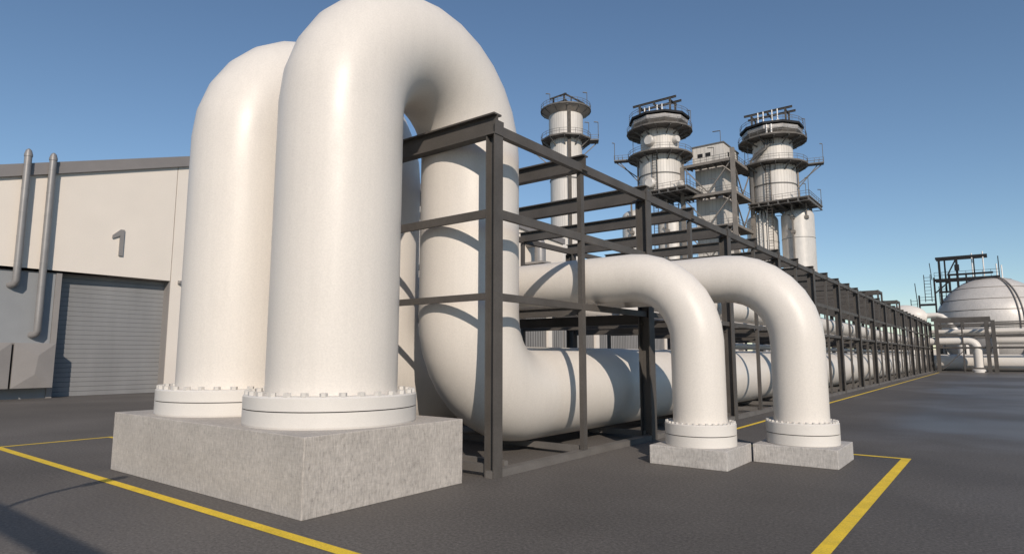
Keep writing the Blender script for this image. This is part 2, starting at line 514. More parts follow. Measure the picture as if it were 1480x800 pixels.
for x_, r_ in ((-9.0, .11), (-10.1, .13), (-10.5, .09)):
    straight('rack_pipe', {-9.0: 'slim grey pipe on the support beams just left of the near upper pipe', -10.1: 'slim grey pipe along the middle of the support beams in the rack', -10.5: 'thinnest grey pipe along the support beams in the rack, near its far upper pipe'}[x_],
             (x_, 17.5, 3.04 + r_), (x_, 104, 3.04 + r_), r_, 'pipes lying in the long rack', 14, 'duct')

# small open cages above the rack, far along
def cage(x0, x1, y0, y1, z0, z1, label):
    root = thing('steel_cage', label, 'steel frame', (x0, y0, z0), 'small steel cages above the far rack')
    for x in (x0, x1):
        for y in (y0, y1):
            MB().box(x - .09, x + .09, y - .09, y + .09, z0, z1).build('post', 'steel', root)
    for z, h in ((z1 - .3, .28), (z1 - 1.3, .12)):
        for y in (y0, y1):
            MB().box(x0, x1, y - .08, y + .08, z, z + h).build('rail', 'steel', root)
        for x in (x0, x1):
            MB().box(x - .08, x + .08, y0, y1, z, z + h).build('rail', 'steel', root)
cage(-11.9, -10.17, 80, 82.8, 6.26, 9.3, 'nearer of the two small open steel cages standing on the far rack')
cage(-11.9, -10.3, 97.5, 100.5, 6.26, 9.4, 'farther of the two small open steel cages standing on the far rack')

# ------------------------------------------------------------------ cross rack at the far end
cr = thing('cross_rack', 'lower dark steel rack crossing at the far end, in front of the spherical tank', 'pipe rack', (-6.5, 95.5, 0))
CY0, CY1 = 95.5, 101.5
for x in (-6.0, -3.4, -.95, -.3, 6.5, 12.5, 18.5):
    for y in (CY0, CY1):
        wd = .16 if x == -3.4 else .42
        MB().box(x - wd / 2, x + wd / 2, y - .13, y + .13, 0, 6.3 if x <= 1 else 5.6).build('post', 'steel', cr)
    MB().box(x - .1, x + .1, CY0 + .14, CY1 - .14, 6.0 if x <= 1 else 5.3, 6.25 if x <= 1 else 5.55).build('cross_beam', 'steel', cr)
for y in (CY0, CY1):
    MB().box(-6.5, -.5, y - .1, y + .1, 6.31, 6.75).build('rail', 'steel', cr)
    MB().box(-6.5, -.5, y - .08, y + .08, 5.75, 5.95).build('rail', 'steel', cr)
    MB().box(-.08, 19, y - .06, y + .06, 6.0, 6.14).build('rail', 'steel', cr)
    MB().box(-.08, 19, y - .06, y + .06, 5.62, 5.74).build('rail', 'steel', cr)
    MB().box(-6.5, 19, y - .08, y + .08, 4.4, 4.62).build('rail', 'steel', cr)
    MB().box(-6.5, 19, y - .08, y + .08, 2.93, 3.12).build('rail', 'steel', cr)
    MB().box(-6.5, 19, y - .1, y + .1, 0, .15).build('ground_beam', 'steel', cr)
MB().bar((-5.7, 95.4, .3), (-3.1, 95.4, 2.9), .1, .1).build('brace', 'steel', cr)
straight('crossing_pipe', 'big white pipe low in the far crossing rack', (-9.5, 99.3, 1.2), (40, 99.3, 1.2), 1.0, 'pipes lying in the far crossing rack')
straight('crossing_pipe', 'middle white pipe to the right of the thick post in the far crossing rack', (-.3, 99, 3.85), (40, 99, 3.85), .42, 'pipes lying in the far crossing rack')
straight('crossing_pipe', 'thin white pipe at the top level of the far crossing rack', (-6.8, 98.5, 5.05), (40, 98.5, 5.05), .3, 'pipes lying in the far crossing rack')
ep = thing('elbow_pipe', 'white pipe bending down to a round flange in the far crossing rack', 'pipe', (-2.0, 95.95, 0))
pts = [(-9, 95.95, 3.85), (-5, 95.95, 3.85)] + arc((-3.1, 95.95, 2.75), PI / 2, 0, 1.1, (1, 0, 0), (0, 0, 1), 8) + [(-2.0, 95.95, .6)]
MB().tube(pts, .5, 24).build('pipe_run', 'pipe', ep)
MB().lathe([(.75, 0), (.75, .32), (.6, .4)], -2.0, 95.95, 32).build('flange', 'flange', ep)

# ------------------------------------------------------------------ hall with roller door
HX = -36.3
hall = thing('hall', 'cream clad hall with sloping roof and roller door on the left', 'building', (HX, 11, 0))
def roofz(y):
    return 10.55 + .305 * (y - 7.85) if y < 26 else 10.55 + .305 * 18.15 - .062 * (y - 26)
def gable(y0, y1, zlo, m, x0, x1, name):
    ys = [y0] + ([26.0] if y0 < 26 < y1 else []) + [y1]
    mb = MB()
    k = len(ys)
    vs = []
    for x in (x0, x1):
        vs += [(x, y, zlo) for y in ys] + [(x, y, roofz(y)) for y in ys]
    n2 = 2 * k
    fs = []
    for i in range(k - 1):
        fs.append((i + n2, i + 1 + n2, i + 1 + k + n2, i + k + n2))
        fs.append((i + 1, i, i + k, i + 1 + k))
        fs.append((i + k, i + k + n2, i + 1 + k + n2, i + 1 + k))
        fs.append((i, i + 1, i + 1 + n2, i + n2))
    fs.append((0, n2, n2 + k, k)); fs.append((k - 1, 2 * k - 1, n2 + 2 * k - 1, n2 + k - 1))
    mb.add(vs, fs)
    return mb.build(name, m, hall)
gable(-8, 15.79, 6.15, 'panel', HX - .8, HX, 'upper_wall')
gable(15.83, 17.6, 0.0, 'panel', HX - .8, HX, 'corner_pier')
gable(17.62, 56, 6.0, 'panel', HX - .45, HX - .02, 'upper_wall')
MB().box(HX - .3, HX - .1, -8, 10.45, 0, 6.149).build('lower_wall', 'grey_panel', hall)
MB().box(HX - .75, HX - .04, 10.46, 10.70, 0, 6.149).build('door_post', 'hood', hall)
MB().box(HX - .75, HX - .035, 15.78, 15.825, 0, 6.149).build('door_reveal', 'hood', hall)
MB().box(HX - .3, HX - .12, 17.62, 56, 0, 5.99).build('lower_wall', 'corrugated', hall)
for y in (24.8, 34.3, 43.8, 53.3):
    MB().box(HX - .2, HX + .1, y - .35, y + .35, 0, 5.98).build('pilaster', 'panel', hall)
MB().box(HX - 40, HX - .6, -8, -7.8, 0, 5.7).build('side_wall', 'panel', hall)
MB().box(HX - 40, HX - .6, 55.8, 56, 0, 12.2).build('side_wall', 'panel', hall)
door = MB()
for i in range(26):
    z0 = i * .2355
    door.add([(HX - .68, 10.72, z0 + .02), (HX - .68, 15.79, z0 + .02), (HX - .65, 15.79, z0 + .2355), (HX - .65, 10.72, z0 + .2355),
              (HX - .68, 10.72, z0), (HX - .68, 15.79, z0)], [(0, 1, 2, 3), (4, 5, 1, 0)])
    door.add([(HX - .65, 10.72, z0 + .2355), (HX - .65, 15.79, z0 + .2355), (HX - .68, 15.79, z0 + .2356), (HX - .68, 10.72, z0 + .2356)], [(0, 1, 2, 3)])
MB().box(HX - .76, HX - .70, 10.5, 15.77, 0, 6.3).build('door_backing', 'hood', hall)
door.build('roller_door', 'door', hall)
# roof slab and fascia
rf = MB()
for x0, x1, dz0, dz1 in ((HX - 40, HX + .17, 0.004, 0.30),):
    vs = []
    for x in (x0, x1):
        for y in (-8.2, 26, 56.2):
            vs += [(x, y, roofz(y) + dz0 - (.30 if x == x1 else 0)), (x, y, roofz(y) + dz1)]
    rf.add(vs, [(0, 1, 3, 2), (2, 3, 5, 4), (6, 8, 9, 7), (8, 10, 11, 9), (1, 7, 9, 3), (3, 9, 11, 5), (0, 2, 8, 6), (2, 4, 10, 8), (0, 6, 7, 1), (4, 5, 11, 10)])
rf.build('roof', 'fascia', hall)
# the painted figure 1
sg = MB()
pf = [(13.28, 8.62), (13.28, 7.22), (13.09, 7.22), (13.09, 8.28), (12.74, 8.10), (12.74, 8.27), (13.10, 8.62)]
k = len(pf)
vs = [(HX + .004, y, z) for y, z in pf] + [(HX + .09, y, z) for y, z in pf]
sg.add(vs, [(i, (i + 1) % k, (i + 1) % k + k, i + k) for i in range(k)] + [(k, k + 1, k + 2, k + 3), (k + 3, k + 4, k + 5, k + 6), (k, k + 3, k + 6)])
o = sg.build('number_sign', 'sign', hall); o['label'] = 'grey raised figure 1 above the roller door'
# small wall lamp
lm = tag(MB().box(HX + .003, HX + .12, 16.2, 16.36, 6.0, 6.2).tube([(HX + .1, 16.28, 6.1), (HX + .3, 16.28, 6.08)], .1, 10).build('wall_lamp', 'duct'),
         'small round grey lamp on the cream pier right of the roller door', 'lamp')
# exhaust pipes in front of the facade
def flue(y, zlow, ztop, label):
    x = HX + .29
    root = thing('flue_pipe', label, 'flue', (x, y, zlow), 'flue pipes on the hall front')
    pts = [(HX - .12, y - .12, zlow - .02)] + [Vector((HX + .08, y - .08, zlow)) ] + [Vector((x - .05, y - .02, zlow + .05)), Vector((x, y, zlow + .2))] + [(x, y, zlow + 1 + i * (ztop - zlow - 1) / 6) for i in range(7)]
    MB().tube(pts, .155, 20).build('pipe_run', 'duct', root)
    MB().lathe([(.175, ztop), (.175, ztop + .1), (.12, ztop + .3), (.04, ztop + .38)], x, y, 20).build('cap', 'duct', root)
    z = zlow + 1.1
    while z < ztop - .3:
        MB().lathe([(.163, z), (.163, z + .03)], x, y, 20).build('joint_ring', 'duct', root); z += 1.15
flue(8.80, 5.3, 11.45, 'left and shorter grey flue pipe on the hall front, ending above the grey wall')
flue(9.80, 3.0, 11.5, 'right and longer grey flue pipe on the hall front, reaching down near the hood')
# ventilation hoods
def hood(y0, y1, label):
    root = thing('wall_hood', label, 'ventilation hood', (HX + .4, (y0 + y1) / 2, .5), 'grey hoods under the flue pipes')
    xa, xb = HX - .11, HX + .62
    z0, z1 = .52, 2.6
    MB().box(xa, xb, y0, y1, z0, z1).build('hood_box', 'hood', root)
    yw = y1 - y0
    P1 = (xb + .12, y0 + yw * .52, z0 + .62); P2 = (xb + .12, y0 + yw * .58, z0 + 1.5)
    TL = (xb + .002, y0, z1); BL = (xb + .002, y0, z0); BR = (xb + .002, y1, z0); TR = (xb + .002, y1, z1)
    MB().add([TL, BL, BR, TR, P1, P2], [(1, 4, 0), (4, 5, 0), (5, 3, 0), (1, 2, 4), (2, 5, 4), (2, 3, 5)]).build('shade_facets', 'hood', root)  # raised facets shape a shadow edge across the hood front
hood(8.9, 10.5, 'larger visible grey hood box right beside the roller door')
hood(7.2, 8.8, 'grey hood box cut by the left edge, beside its twin')
# duct bend on the far end of the hall
dk = thing('duct_bend', 'shiny metal duct bending down beside the hall gable behind the rack', 'duct', (HX + 1.4, 48.5, 6))
pts = [(HX - .1, 49.6, 13.2), (HX + .6, 49.6, 13.2)] + arc((HX + .8, 49.6, 12.6), PI / 2, 0, .7, (1, 0, 0), (0, 0, 1), 5) + [(HX + 1.5, 49.6, 10.5), (HX + 1.45, 49.6, 8.6), (HX + 1.0, 49.6, 8.0), (HX - .1, 49.6, 7.9)]
MB().tube(pts, .55, 20).build('duct_run', 'duct', dk)
MB().box(HX + .0, HX + 2.3, 48.9, 50.3, 10.9, 11.1).build('duct_bracket', 'hood', dk)

# low cladded shed beyond
sh = thing('low_shed', 'low corrugated grey shed with pale pillars seen under the bent pipes', 'building', (HX, 60, 0))
MB().box(HX - 20, HX - .12, 56.3, 110, 0, 5.55).build('wall', 'corrugated', sh)
MB().box(HX - 20.2, HX + .05, 56.25, 110.2, 5.554, 5.75).build('roof', 'white_steel', sh)
for y in (62.9, 82, 101):
    MB().box(HX - .117, HX + .12, y - .4, y + .4, 0, 5.55).build('pilaster', 'panel', sh)

# ------------------------------------------------------------------ process towers
def ring_rail(cx, cy, r, z, n, root, sweep=(0, 2 * PI), h=1.1):
    mb = MB()
    a0, a1 = sweep
    closed = abs(a1 - a0 - 2 * PI) < 1e-4
    pts = [Vector((cx + r * math.cos(a0 + (a1 - a0) * i / n), cy + r * math.sin(a0 + (a1 - a0) * i / n), z)) for i in range(n + 1)]
    for zz in (h, h * .55):
        for i in range(n):
            mb.bar(pts[i] + Vector((0, 0, zz)), pts[i + 1] + Vector((0, 0, zz)), .06, .06)
    for i in range(n if closed else n + 1):
        mb.bar(pts[i], pts[i] + Vector((0, 0, h)), .06, .06)
    mb.build('railing', 'far_steel', root)
def rect_rail(x0, x1, y0, y1, z, root, h=1.1):
    mb = MB()
    cs = [(x0, y0), (x1, y0), (x1, y1), (x0, y1)]
    for i in range(4):
        a = Vector((*cs[i], z)); b_ = Vector((*cs[(i + 1) % 4], z))
        for zz in (h, h * .55):
            mb.bar(a + Vector((0, 0, zz)), b_ + Vector((0, 0, zz)), .06, .06)
        k = max(2, int((b_ - a).length / 1.6))
        for j in range(k):
            p = a.lerp(b_, j / k); mb.bar(p, p + Vector((0, 0, h)), .06, .06)
    mb.build('railing', 'far_steel', root)
def lamp(x, y, z, dx, dy, root, h=3.0):
    MB().bar((x, y, z), (x, y, z + h), .1, .1).bar((x, y, z + h), (x + dx, y + dy, z + h + .12), .28, .12).build('deck_lamp', 'far_steel', root)
def deck(cx, cy, z, r, rin, n, root, rot=0.0, hb=1.3, nbr=8):
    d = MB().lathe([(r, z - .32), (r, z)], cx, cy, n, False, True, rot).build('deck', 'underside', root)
    for k in range(nbr):
        t = 2 * PI * k / nbr + rot
        c, s_ = math.cos(t), math.sin(t)
        mb = MB()
        mb.bar((cx + rin * .97 * c, cy + rin * .97 * s_, z - hb - .3), (cx + r * .93 * c, cy + r * .93 * s_, z - .45), .14, .3)
        mb.bar((cx + rin * .97 * c, cy + rin * .97 * s_, z - .45), (cx + r * .96 * c, cy + r * .96 * s_, z - .45), .14, .25)
        mb.build('bracket', 'far_steel', d)
    return d
def shell(cx, cy, r, z0, z1, root, bands=(), n=48, m='tower_skin', name='shell'):
    o_ = MB().lathe([(r, z0), (r, z1)], cx, cy, n)
    # move the mesh origin to the tower axis so the ribs run round it
    e = o_.build(name, m, root)
    for z in bands:
        MB().lathe([(r, z - .12), (r + .14, z - .1), (r + .14, z + .1), (r, z + .12)], cx, cy, n, True, False).build('band', 'far_steel', e)
    return e
def ladder(p, d, z0, z1, root, wdt=.5, m='dark_tray'):
    """vertical ladder with rungs at p, rails spread along unit vector d"""
    mb = MB()
    p = Vector(p); d = Vector(d)
    for sg_ in (-1, 1):
        q = p + d * sg_ * wdt / 2
        mb.bar((q.x, q.y, z0), (q.x, q.y, z1), .12, .12)
    z = z0 + .3
    while z < z1:
        a = p - d * wdt / 2; b_ = p + d * wdt / 2
        mb.bar((a.x, a.y, z), (b_.x, b_.y, z), .07, .07); z += .6
    mb.build('ladder', m, root)

# left, slim tower
TX, TY = -70.8, 110.9
vc = Vector((-TX, -TY, 0)).normalized()          # outward direction on the road side
vr = Vector((-vc.y, vc.x, 0))                     # to the right seen from the road
t1 = thing('slim_tower', 'slimmest and leftmost pale tower with round decks and a dark vertical strip', 'process tower', (TX, TY, 0))
shell(TX, TY, 3.45, 0, 47.9, t1, (20.5, 24, 28.5, 34.2, 39.2))
shell(TX, TY, 3.7, 48.2, 54.6, t1, name='top_shell')
deck(TX, TY, 54.95, 5.5, 3.7, 24, t1, 0.1, 1.0, 12)
MB().lathe([(3.72, 53.5), (5.3, 54.6)], TX, TY, 24, False, False).build('soffit', 'soffit', t1)
ring_rail(TX, TY, 5.4, 54.95, 24, t1)
deck(TX, TY, 48.2, 5.5, 3.45, 10, t1, 0.2, 1.6, 10)
ring_rail(TX, TY, 5.4, 48.2, 20, t1)
q = Vector((TX, TY, 0)) + vc * 3.75 + vr * .7
MB().bar((q.x, q.y, 0), (q.x, q.y, 54.5), .75, .4, up=vc).build('cable_tray', 'dark_tray', t1)
for sgn, zz in ((1, 47.9), (-1, 45.9)):
    side = MB()
    c = Vector((TX, TY, zz)) + vr * sgn * 5.9
    side.bar(c - vr * .9 * sgn, c + vr * 1.1 * sgn, 2.6, .2)
    side.bar(c + vr * sgn * 1.0 - Vector((0, 0, .1)), Vector((TX, TY, zz - 3.2)) + vr * sgn * 3.5, .15, .2)
    for e in (-1.25, 1.25):
        for zz2 in (.55, 1.1):
            side.bar(c - vr * .9 * sgn + vc * e + Vector((0, 0, zz2)), c + vr * 1.1 * sgn + vc * e + Vector((0, 0, zz2)), .06, .06)
    side.bar(c + vr * 1.1 * sgn + Vector((0, 0, 1.1)) - vc * 1.25, c + vr * 1.1 * sgn + Vector((0, 0, 1.1)) + vc * 1.25, .06, .06)
    side.build('side_platform', 'far_steel', t1)
for sgn, z_, r_ in ((-1, 54.95, 3.4), (1, 54.95, 4.6), (1, 48.2, 6.9), (-1, 48.2, 2.6), (1, 48.2, 4.9)):
    c = Vector((TX, TY, 0)) + vr * sgn * r_ + vc * 1.0
    lamp(c.x, c.y, z_, -.9 * sgn * vr.x if sgn > 0 else -.9 * vr.x, -.9 * sgn * vr.y if sgn > 0 else -.9 * vr.y, t1, 3.6)
fr = MB()
B0 = Vector((TX, TY, 54.95))
for a_, b_ in ((-2.6, 2.2), (-2.6, -1.2), (-.3, 2.2), (-.3, -1.2)):
    p = B0 + vr * a_ + vc * b_; fr.bar(p, p + Vector((0, 0, 2.0 + .9 * (a_ > -1))), .3, .3)
for b_ in (2.2, -1.2):
    fr.bar(B0 + vr * -3.4 + vc * b_ + Vector((0, 0, 1.9)), B0 + vr * .2 + vc * b_ + Vector((0, 0, 3.1)), .3, .3)
    fr.bar(B0 + vr * -.3 + vc * b_ + Vector((0, 0, 3.1)), B0 + vr * 4.0 + vc * b_ + Vector((0, 0, .6)), .28, .3)
for a_, z_ in ((-2.6, 2.1), (-.3, 3.0), (1.2, 2.2)):
    fr.bar(B0 + vr * a_ + vc * 2.4 + Vector((0, 0, z_)), B0 + vr * a_ - vc * 1.4 + Vector((0, 0, z_)), .25, .25)
fr.build('hoist_frame', 'black_steel', t1)

def big_tower(cx, cy, label, right_arm, left_arm, vents, dz=0.0, manholes=False, pipes_side=False):
    v = Vector((-cx, -cy, 0)).normalized(); rt = Vector((-v.y, v.x, 0)); C0 = Vector((cx, cy, 0)); Z = Vector((0, 0, 1))
    root = thing('process_tower', label, 'process tower', (cx, cy, 0), 'wide pale towers with stacked decks')
    shell(cx, cy, 4.45, 34.65 + dz, 42.6 + dz, root, (38.5 + dz,))
    shell(cx, cy, 4.05, 42.6 + dz, 48.7 + dz, root, name='neck_shell')
    # lower rectangular platform on the two tanks
    x0, x1, y0, y1 = cx - 4.2, cx + 8.0, cy - 5.3, cy + 6.5
    z = 34.6 + dz
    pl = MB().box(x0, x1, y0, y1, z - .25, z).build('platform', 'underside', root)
    ub = MB()
    for k in range(7):
        xx = x0 + .3 + (x1 - x0 - .6) * k / 6; ub.box(xx - .12, xx + .12, y0, y1, z - .85, z - .252)
    for yy in (y0 + .1, (y0 + y1) / 2, y1 - .1): ub.box(x0, x1, yy - .12, yy + .12, z - .95, z - .86)
    ub.build('beam', 'far_steel', pl)
    rect_rail(x0 + .1, x1 - .1, y0 + .1, y1 - .1, z, root)
    # mid deck
    deck(cx, cy, 43.0 + dz, 6.9, 4.4, 20, root, .1, 1.4, 14)
    ring_rail(cx, cy, 6.8, 43.0 + dz, 22, root)
    deck(cx, cy, 48.6 + dz, 7.0, 4.0, 18, root, .1, 1.2, 14)
    ring_rail(cx, cy, 6.9, 48.6 + dz, 22, root)
    # bevelled drum, lower course dented in
    MB().lathe([(5.0, 48.61 + dz), (5.3, 49.3 + dz), (6.1, 49.9 + dz), (6.1, 50.7 + dz), (5.7, 50.95 + dz)], cx, cy, 10, False, True, .31).build('head_drum', 'drum_metal', root)
    MB().lathe([(6.5, 50.96 + dz), (6.5, 51.4 + dz)], cx, cy, 10, False, True, .31).build('roof_deck', 'black_steel', root)
    ring_rail(cx, cy, 6.4, 51.4 + dz, 20, root)
    fr_ = MB(); zt = 51.4 + dz
    for yy in (-2.2, .6):
        for xx in (-3.4, 3.6):
            fr_.box(cx + xx - .17, cx + xx + .17, cy + yy - .17, cy + yy + .17, zt, zt + 3.3)
        fr_.ibeam((cx - 5.0, cy + yy, zt + 3.5), (cx + 5.0, cy + yy, zt + 3.5), .35, .42, .1, .1)
    for xx in (-3.4, 0, 3.6): fr_.ibeam((cx + xx, cy - 2.6, zt + 3.0), (cx + xx, cy + 1.2, zt + 3.0), .3, .35, .1, .1)
    fr_.build('hoist_frame', 'steel', root)
    for i, xx in enumerate((-1.8, -.7, 1.1, 2.2)):
        mb = MB().tube([(cx + xx, cy - 3.2, zt), (cx + xx, cy - 3.2, zt + vents)], .13, 8)
        mb.box(cx + xx - .3, cx + xx + .3, cy - 3.35, cy - 3.05, zt + .7, zt + .95)
        mb.build('vent_pipe', 'white_steel', root)
    # arms with side platforms
    for on, sgn in ((right_arm, 1), (left_arm, -1)):
        if not on: continue
        zz = 42.8 + dz
        c = C0 + rt * sgn * 8.2 + Z * zz
        ar = MB().bar(c - rt * 1.8 * sgn, c + rt * 1.6 * sgn, 1.8, .25)
        ar.bar(c + rt * 1.5 * sgn, C0 + rt * sgn * 4.4 + Z * (zz - 4.2), .15, .2)
        ar.bar(c + rt * .6 * sgn, C0 + rt * sgn * 4.4 + Z * (zz - 5.2), .15, .2)
        for e in (-.85, .85):
            for h in (.55, 1.1): ar.bar(c - rt * 1.8 * sgn + v * e + Z * h, c + rt * 1.6 * sgn + v * e + Z * h, .06, .06)
            for t_ in (-.2, .7, 1.55): ar.bar(c + rt * sgn * t_ + v * e, c + rt * sgn * t_ + v * e + Z * 1.1, .06, .06)
        ar.build('side_platform', 'far_steel', root)
        p = c + rt * 1.5 * sgn
        lamp(p.x, p.y, zz, -.5 * rt.x, -.5 * rt.y, root, 4.2)
    for a_, z_ in ((6.6, 48.6), (-5.6, 43.0), (6.0, 34.6)):
        p = C0 + rt * a_ + v * 1.5; lamp(p.x, p.y, z_ + dz, -.6 * rt.x, -.6 * rt.y, root, 3.8)
    lamp(x1 - .2, y0 + .2, z, -.6, 0, root, 3.6); lamp(x1 - .2, y1 - .2, z, -.6, 0, root, 3.6)
    # ladder and riser up the side
    q_ = C0 + v * 4.7 - rt * 1.1
    ladder((q_.x, q_.y, 0), rt, 2, 42.8 + dz, root, .9)
    q_ = C0 + rt * 4.7 + v * .3
    MB().tube([(q_.x, q_.y, 33 + dz), (q_.x, q_.y, 42.8 + dz)], .22, 10).build('riser', 'column_steel', root)
    q_ = C0 - rt * 4.7 + v * .3
    MB().tube([(q_.x, q_.y, 33 + dz), (q_.x, q_.y, 42.8 + dz)], .22, 10).build('riser', 'column_steel', root)
    if manholes:
        for a_, z_, rr_ in ((-1.9, 45.6, 1.15), (3.1, 45.8, .8), (-2.0, 36.3, 1.15), (3.6, 36.2, .7)):
            q_ = C0 + rt * a_ + Z * (z_ + dz); rad = 4.1 if z_ > 44 else 4.5
            dep = math.sqrt(max(.1, rad * rad - a_ * a_))
            n_ = (rt * a_ + v * dep).normalized()
            MB().tube([C0 + n_ * (rad - .4) + Z * (z_ + dz), C0 + n_ * (rad + .8) + Z * (z_ + dz), C0 + n_ * (rad + 1.0) + Z * (z_ + dz)], [rr_, rr_, rr_ * .8], 20).build('manhole', 'tank_skin', root)
    if pipes_side:
        for k_ in range(3):
            o_ = .55 * k_
            MB().tube([C0 + v * 4.4 - rt * (.2 + o_) + Z * (48.2 + dz), C0 + v * 4.6 - rt * (.2 + o_) + Z * (47.1 + dz - o_),
                       C0 + v * 4.4 - rt * (1.5 + o_) + Z * (46.3 + dz - o_), C0 + v * 3.3 - rt * (3.4 + .3 * o_) + Z * (45.5 + dz - o_),
                       C0 + v * 3.0 - rt * (4.2 + .3 * o_) + Z * (44.2 + dz), C0 + v * 3.0 - rt * (4.2 + .3 * o_) + Z * (34 + dz)], .2, 10).build('side_pipe', 'far_steel', root)
        for k_ in (0, .9):
            q_ = C0 + v * 5.0 + rt * (-.9 + k_)
            MB().tube([q_ + v * 1.0 + Z * (48.9 + dz), q_ + v * 1.0 + Z * (50.7 + dz)], .18, 8).build('vent_pipe', 'white_steel', root)
    return root

def tank(cx, cy, r, zt, label, brackets=True, pipes=False):
    root = thing('storage_tank', label, 'tank', (cx, cy, 0), 'upright tanks under the tower platforms')
    MB().lathe([(r, 0), (r, zt - r * .55)], cx, cy, 40, True, False).dome(cx, cy, zt - r * .55, r, r * .55, 40).build('shell', 'tank_skin', root)
    for z in (zt * .8, zt * .45):
        MB().lathe([(r, z - .05), (r + .05, z - .04), (r + .05, z + .04), (r, z + .05)], cx, cy, 40, True, False).build('seam', 'far_steel', root)
    v = Vector((-cx, -cy, 0)).normalized(); rt = Vector((-v.y, v.x, 0)); C0 = Vector((cx, cy, 0)); Z = Vector((0, 0, 1))
    if brackets:
        q_ = C0 + (v * .97 - rt * .25).normalized() * (r + .5)
        mb = MB().bar(q_ + Z * 3, q_ + Z * (zt + 1.2), .3, .3)
        for z in (zt - 2.5, zt - 5.5, zt - 12.5, zt - 15.5):
            mb.box(q_.x - .4, q_.x + .4, q_.y - .25, q_.y + .4, z - .3, z + .3)
            mb.bar(q_ + Z * z, q_ + Z * (z + .9) - v * .8 - rt * 0.9, .12, .2)
        mb.build('drain_pipe', 'column_steel', root)
        q_ = C0 + (v * .8 + rt * .5).normalized() * (r + .1)
        MB().bar(q_ + Z * (zt - 2.4), q_ + v * .6 + Z * (zt + .3), .25, .25).box(q_.x - .35, q_.x + .35, q_.y - .35, q_.y + .35, zt - 2.8, zt - 2.2).build('bracket', 'column_steel', root)
    if pipes:
        for k_ in range(4):
            q_ = C0 + (v + rt * (-.35 + .22 * k_)).normalized() * (r + .28)
            MB().tube([C0 + (q_ - C0) * .75 + Z * (zt + .2), q_ + Z * (zt - .6), q_ + Z * (zt - 1.6), q_ + Z * 2], .2, 10).build('side_pipe', 'white_steel' if k_ % 2 else 'tank_skin', root)
    return root

big_tower(-35.5, 138.4, 'rightmost wide pale tower with an arm platform on its right and white vents', True, False, 3.3, dz=-.7, pipes_side=True)
tank(-31.65, 140.2, 3.25, 33.0, 'upright pale tank at the right, under the rightmost tower platform')
tank(-38.8, 140, 3.25, 32.8, 'upright pale tank with side pipes under the left of the rightmost tower', False, True)
big_tower(-54.8, 123.4, 'middle wide pale tower with round manholes and an arm platform on its left', False, True, 2.2, dz=1.5, manholes=True)
tank(-60.0, 121.6, 2.9, 33.3, 'upright tank left under the middle tower, seen behind the rack post')
tank(-53.7, 125.8, 2.9, 33.6, 'upright tank right under the middle tower, in the shade')

# clad block tower between them
bt = thing('block_tower', 'square clad tower in an open steel frame between the two wide round towers', 'process tower', (-45, 128, 0))
BX0, BX1, BY0, BY1 = -48.6, -42.6, 127.3, 136.5
MB().box(BX0, BX1, BY0, BY1, 0, 41.5).build('wall', 'block_skin', bt)
MB().box(BX0 - .35, BX1 + .35, BY0 - .35, BY1, 41.75, 46.2).build('cabin', 'block_skin', bt)
MB().add([(BX0 - .5, BY0 - .5, 46.21), (BX1 + .5, BY0 - .5, 46.21), (BX1 + .5, BY1 + .2, 46.21), (BX0 - .5, BY1 + .2, 46.21),
          (BX0 - .5, BY0 - .5, 46.5), (BX1 + .5, BY0 - .5, 46.5), (BX1 + .5, BY1 + .2, 46.5), (BX0 - .5, BY1 + .2, 46.5)],
         [(4, 5, 6, 7), (0, 1, 5, 4), (1, 2, 6, 5), (2, 3, 7, 6), (3, 0, 4, 7), (3, 2, 1, 0)]).build('roof', 'far_steel', bt)
for xx in (-47.8, -46.1):
    MB().box(xx, xx + 1.1, BY0 - .4, BY0 - .353, 43.9, 44.7).build('window', 'black_steel', bt)
MB().box(BX1 + .353, BX1 + .4, 129.5, 130.4, 43.9, 44.9).build('window', 'black_steel', bt)
FX0, FX1, FY0, FY1 = -50.0, -39.4, 123.6, 135.6
for x in (FX0, FX1):
    for y in (FY0, FY1):
        MB().bar((x, y, 0), (x, y, 43.6 if (x == FX1 and y == FY0) else 41.4), .75, .75).build('column', 'column_steel', bt)
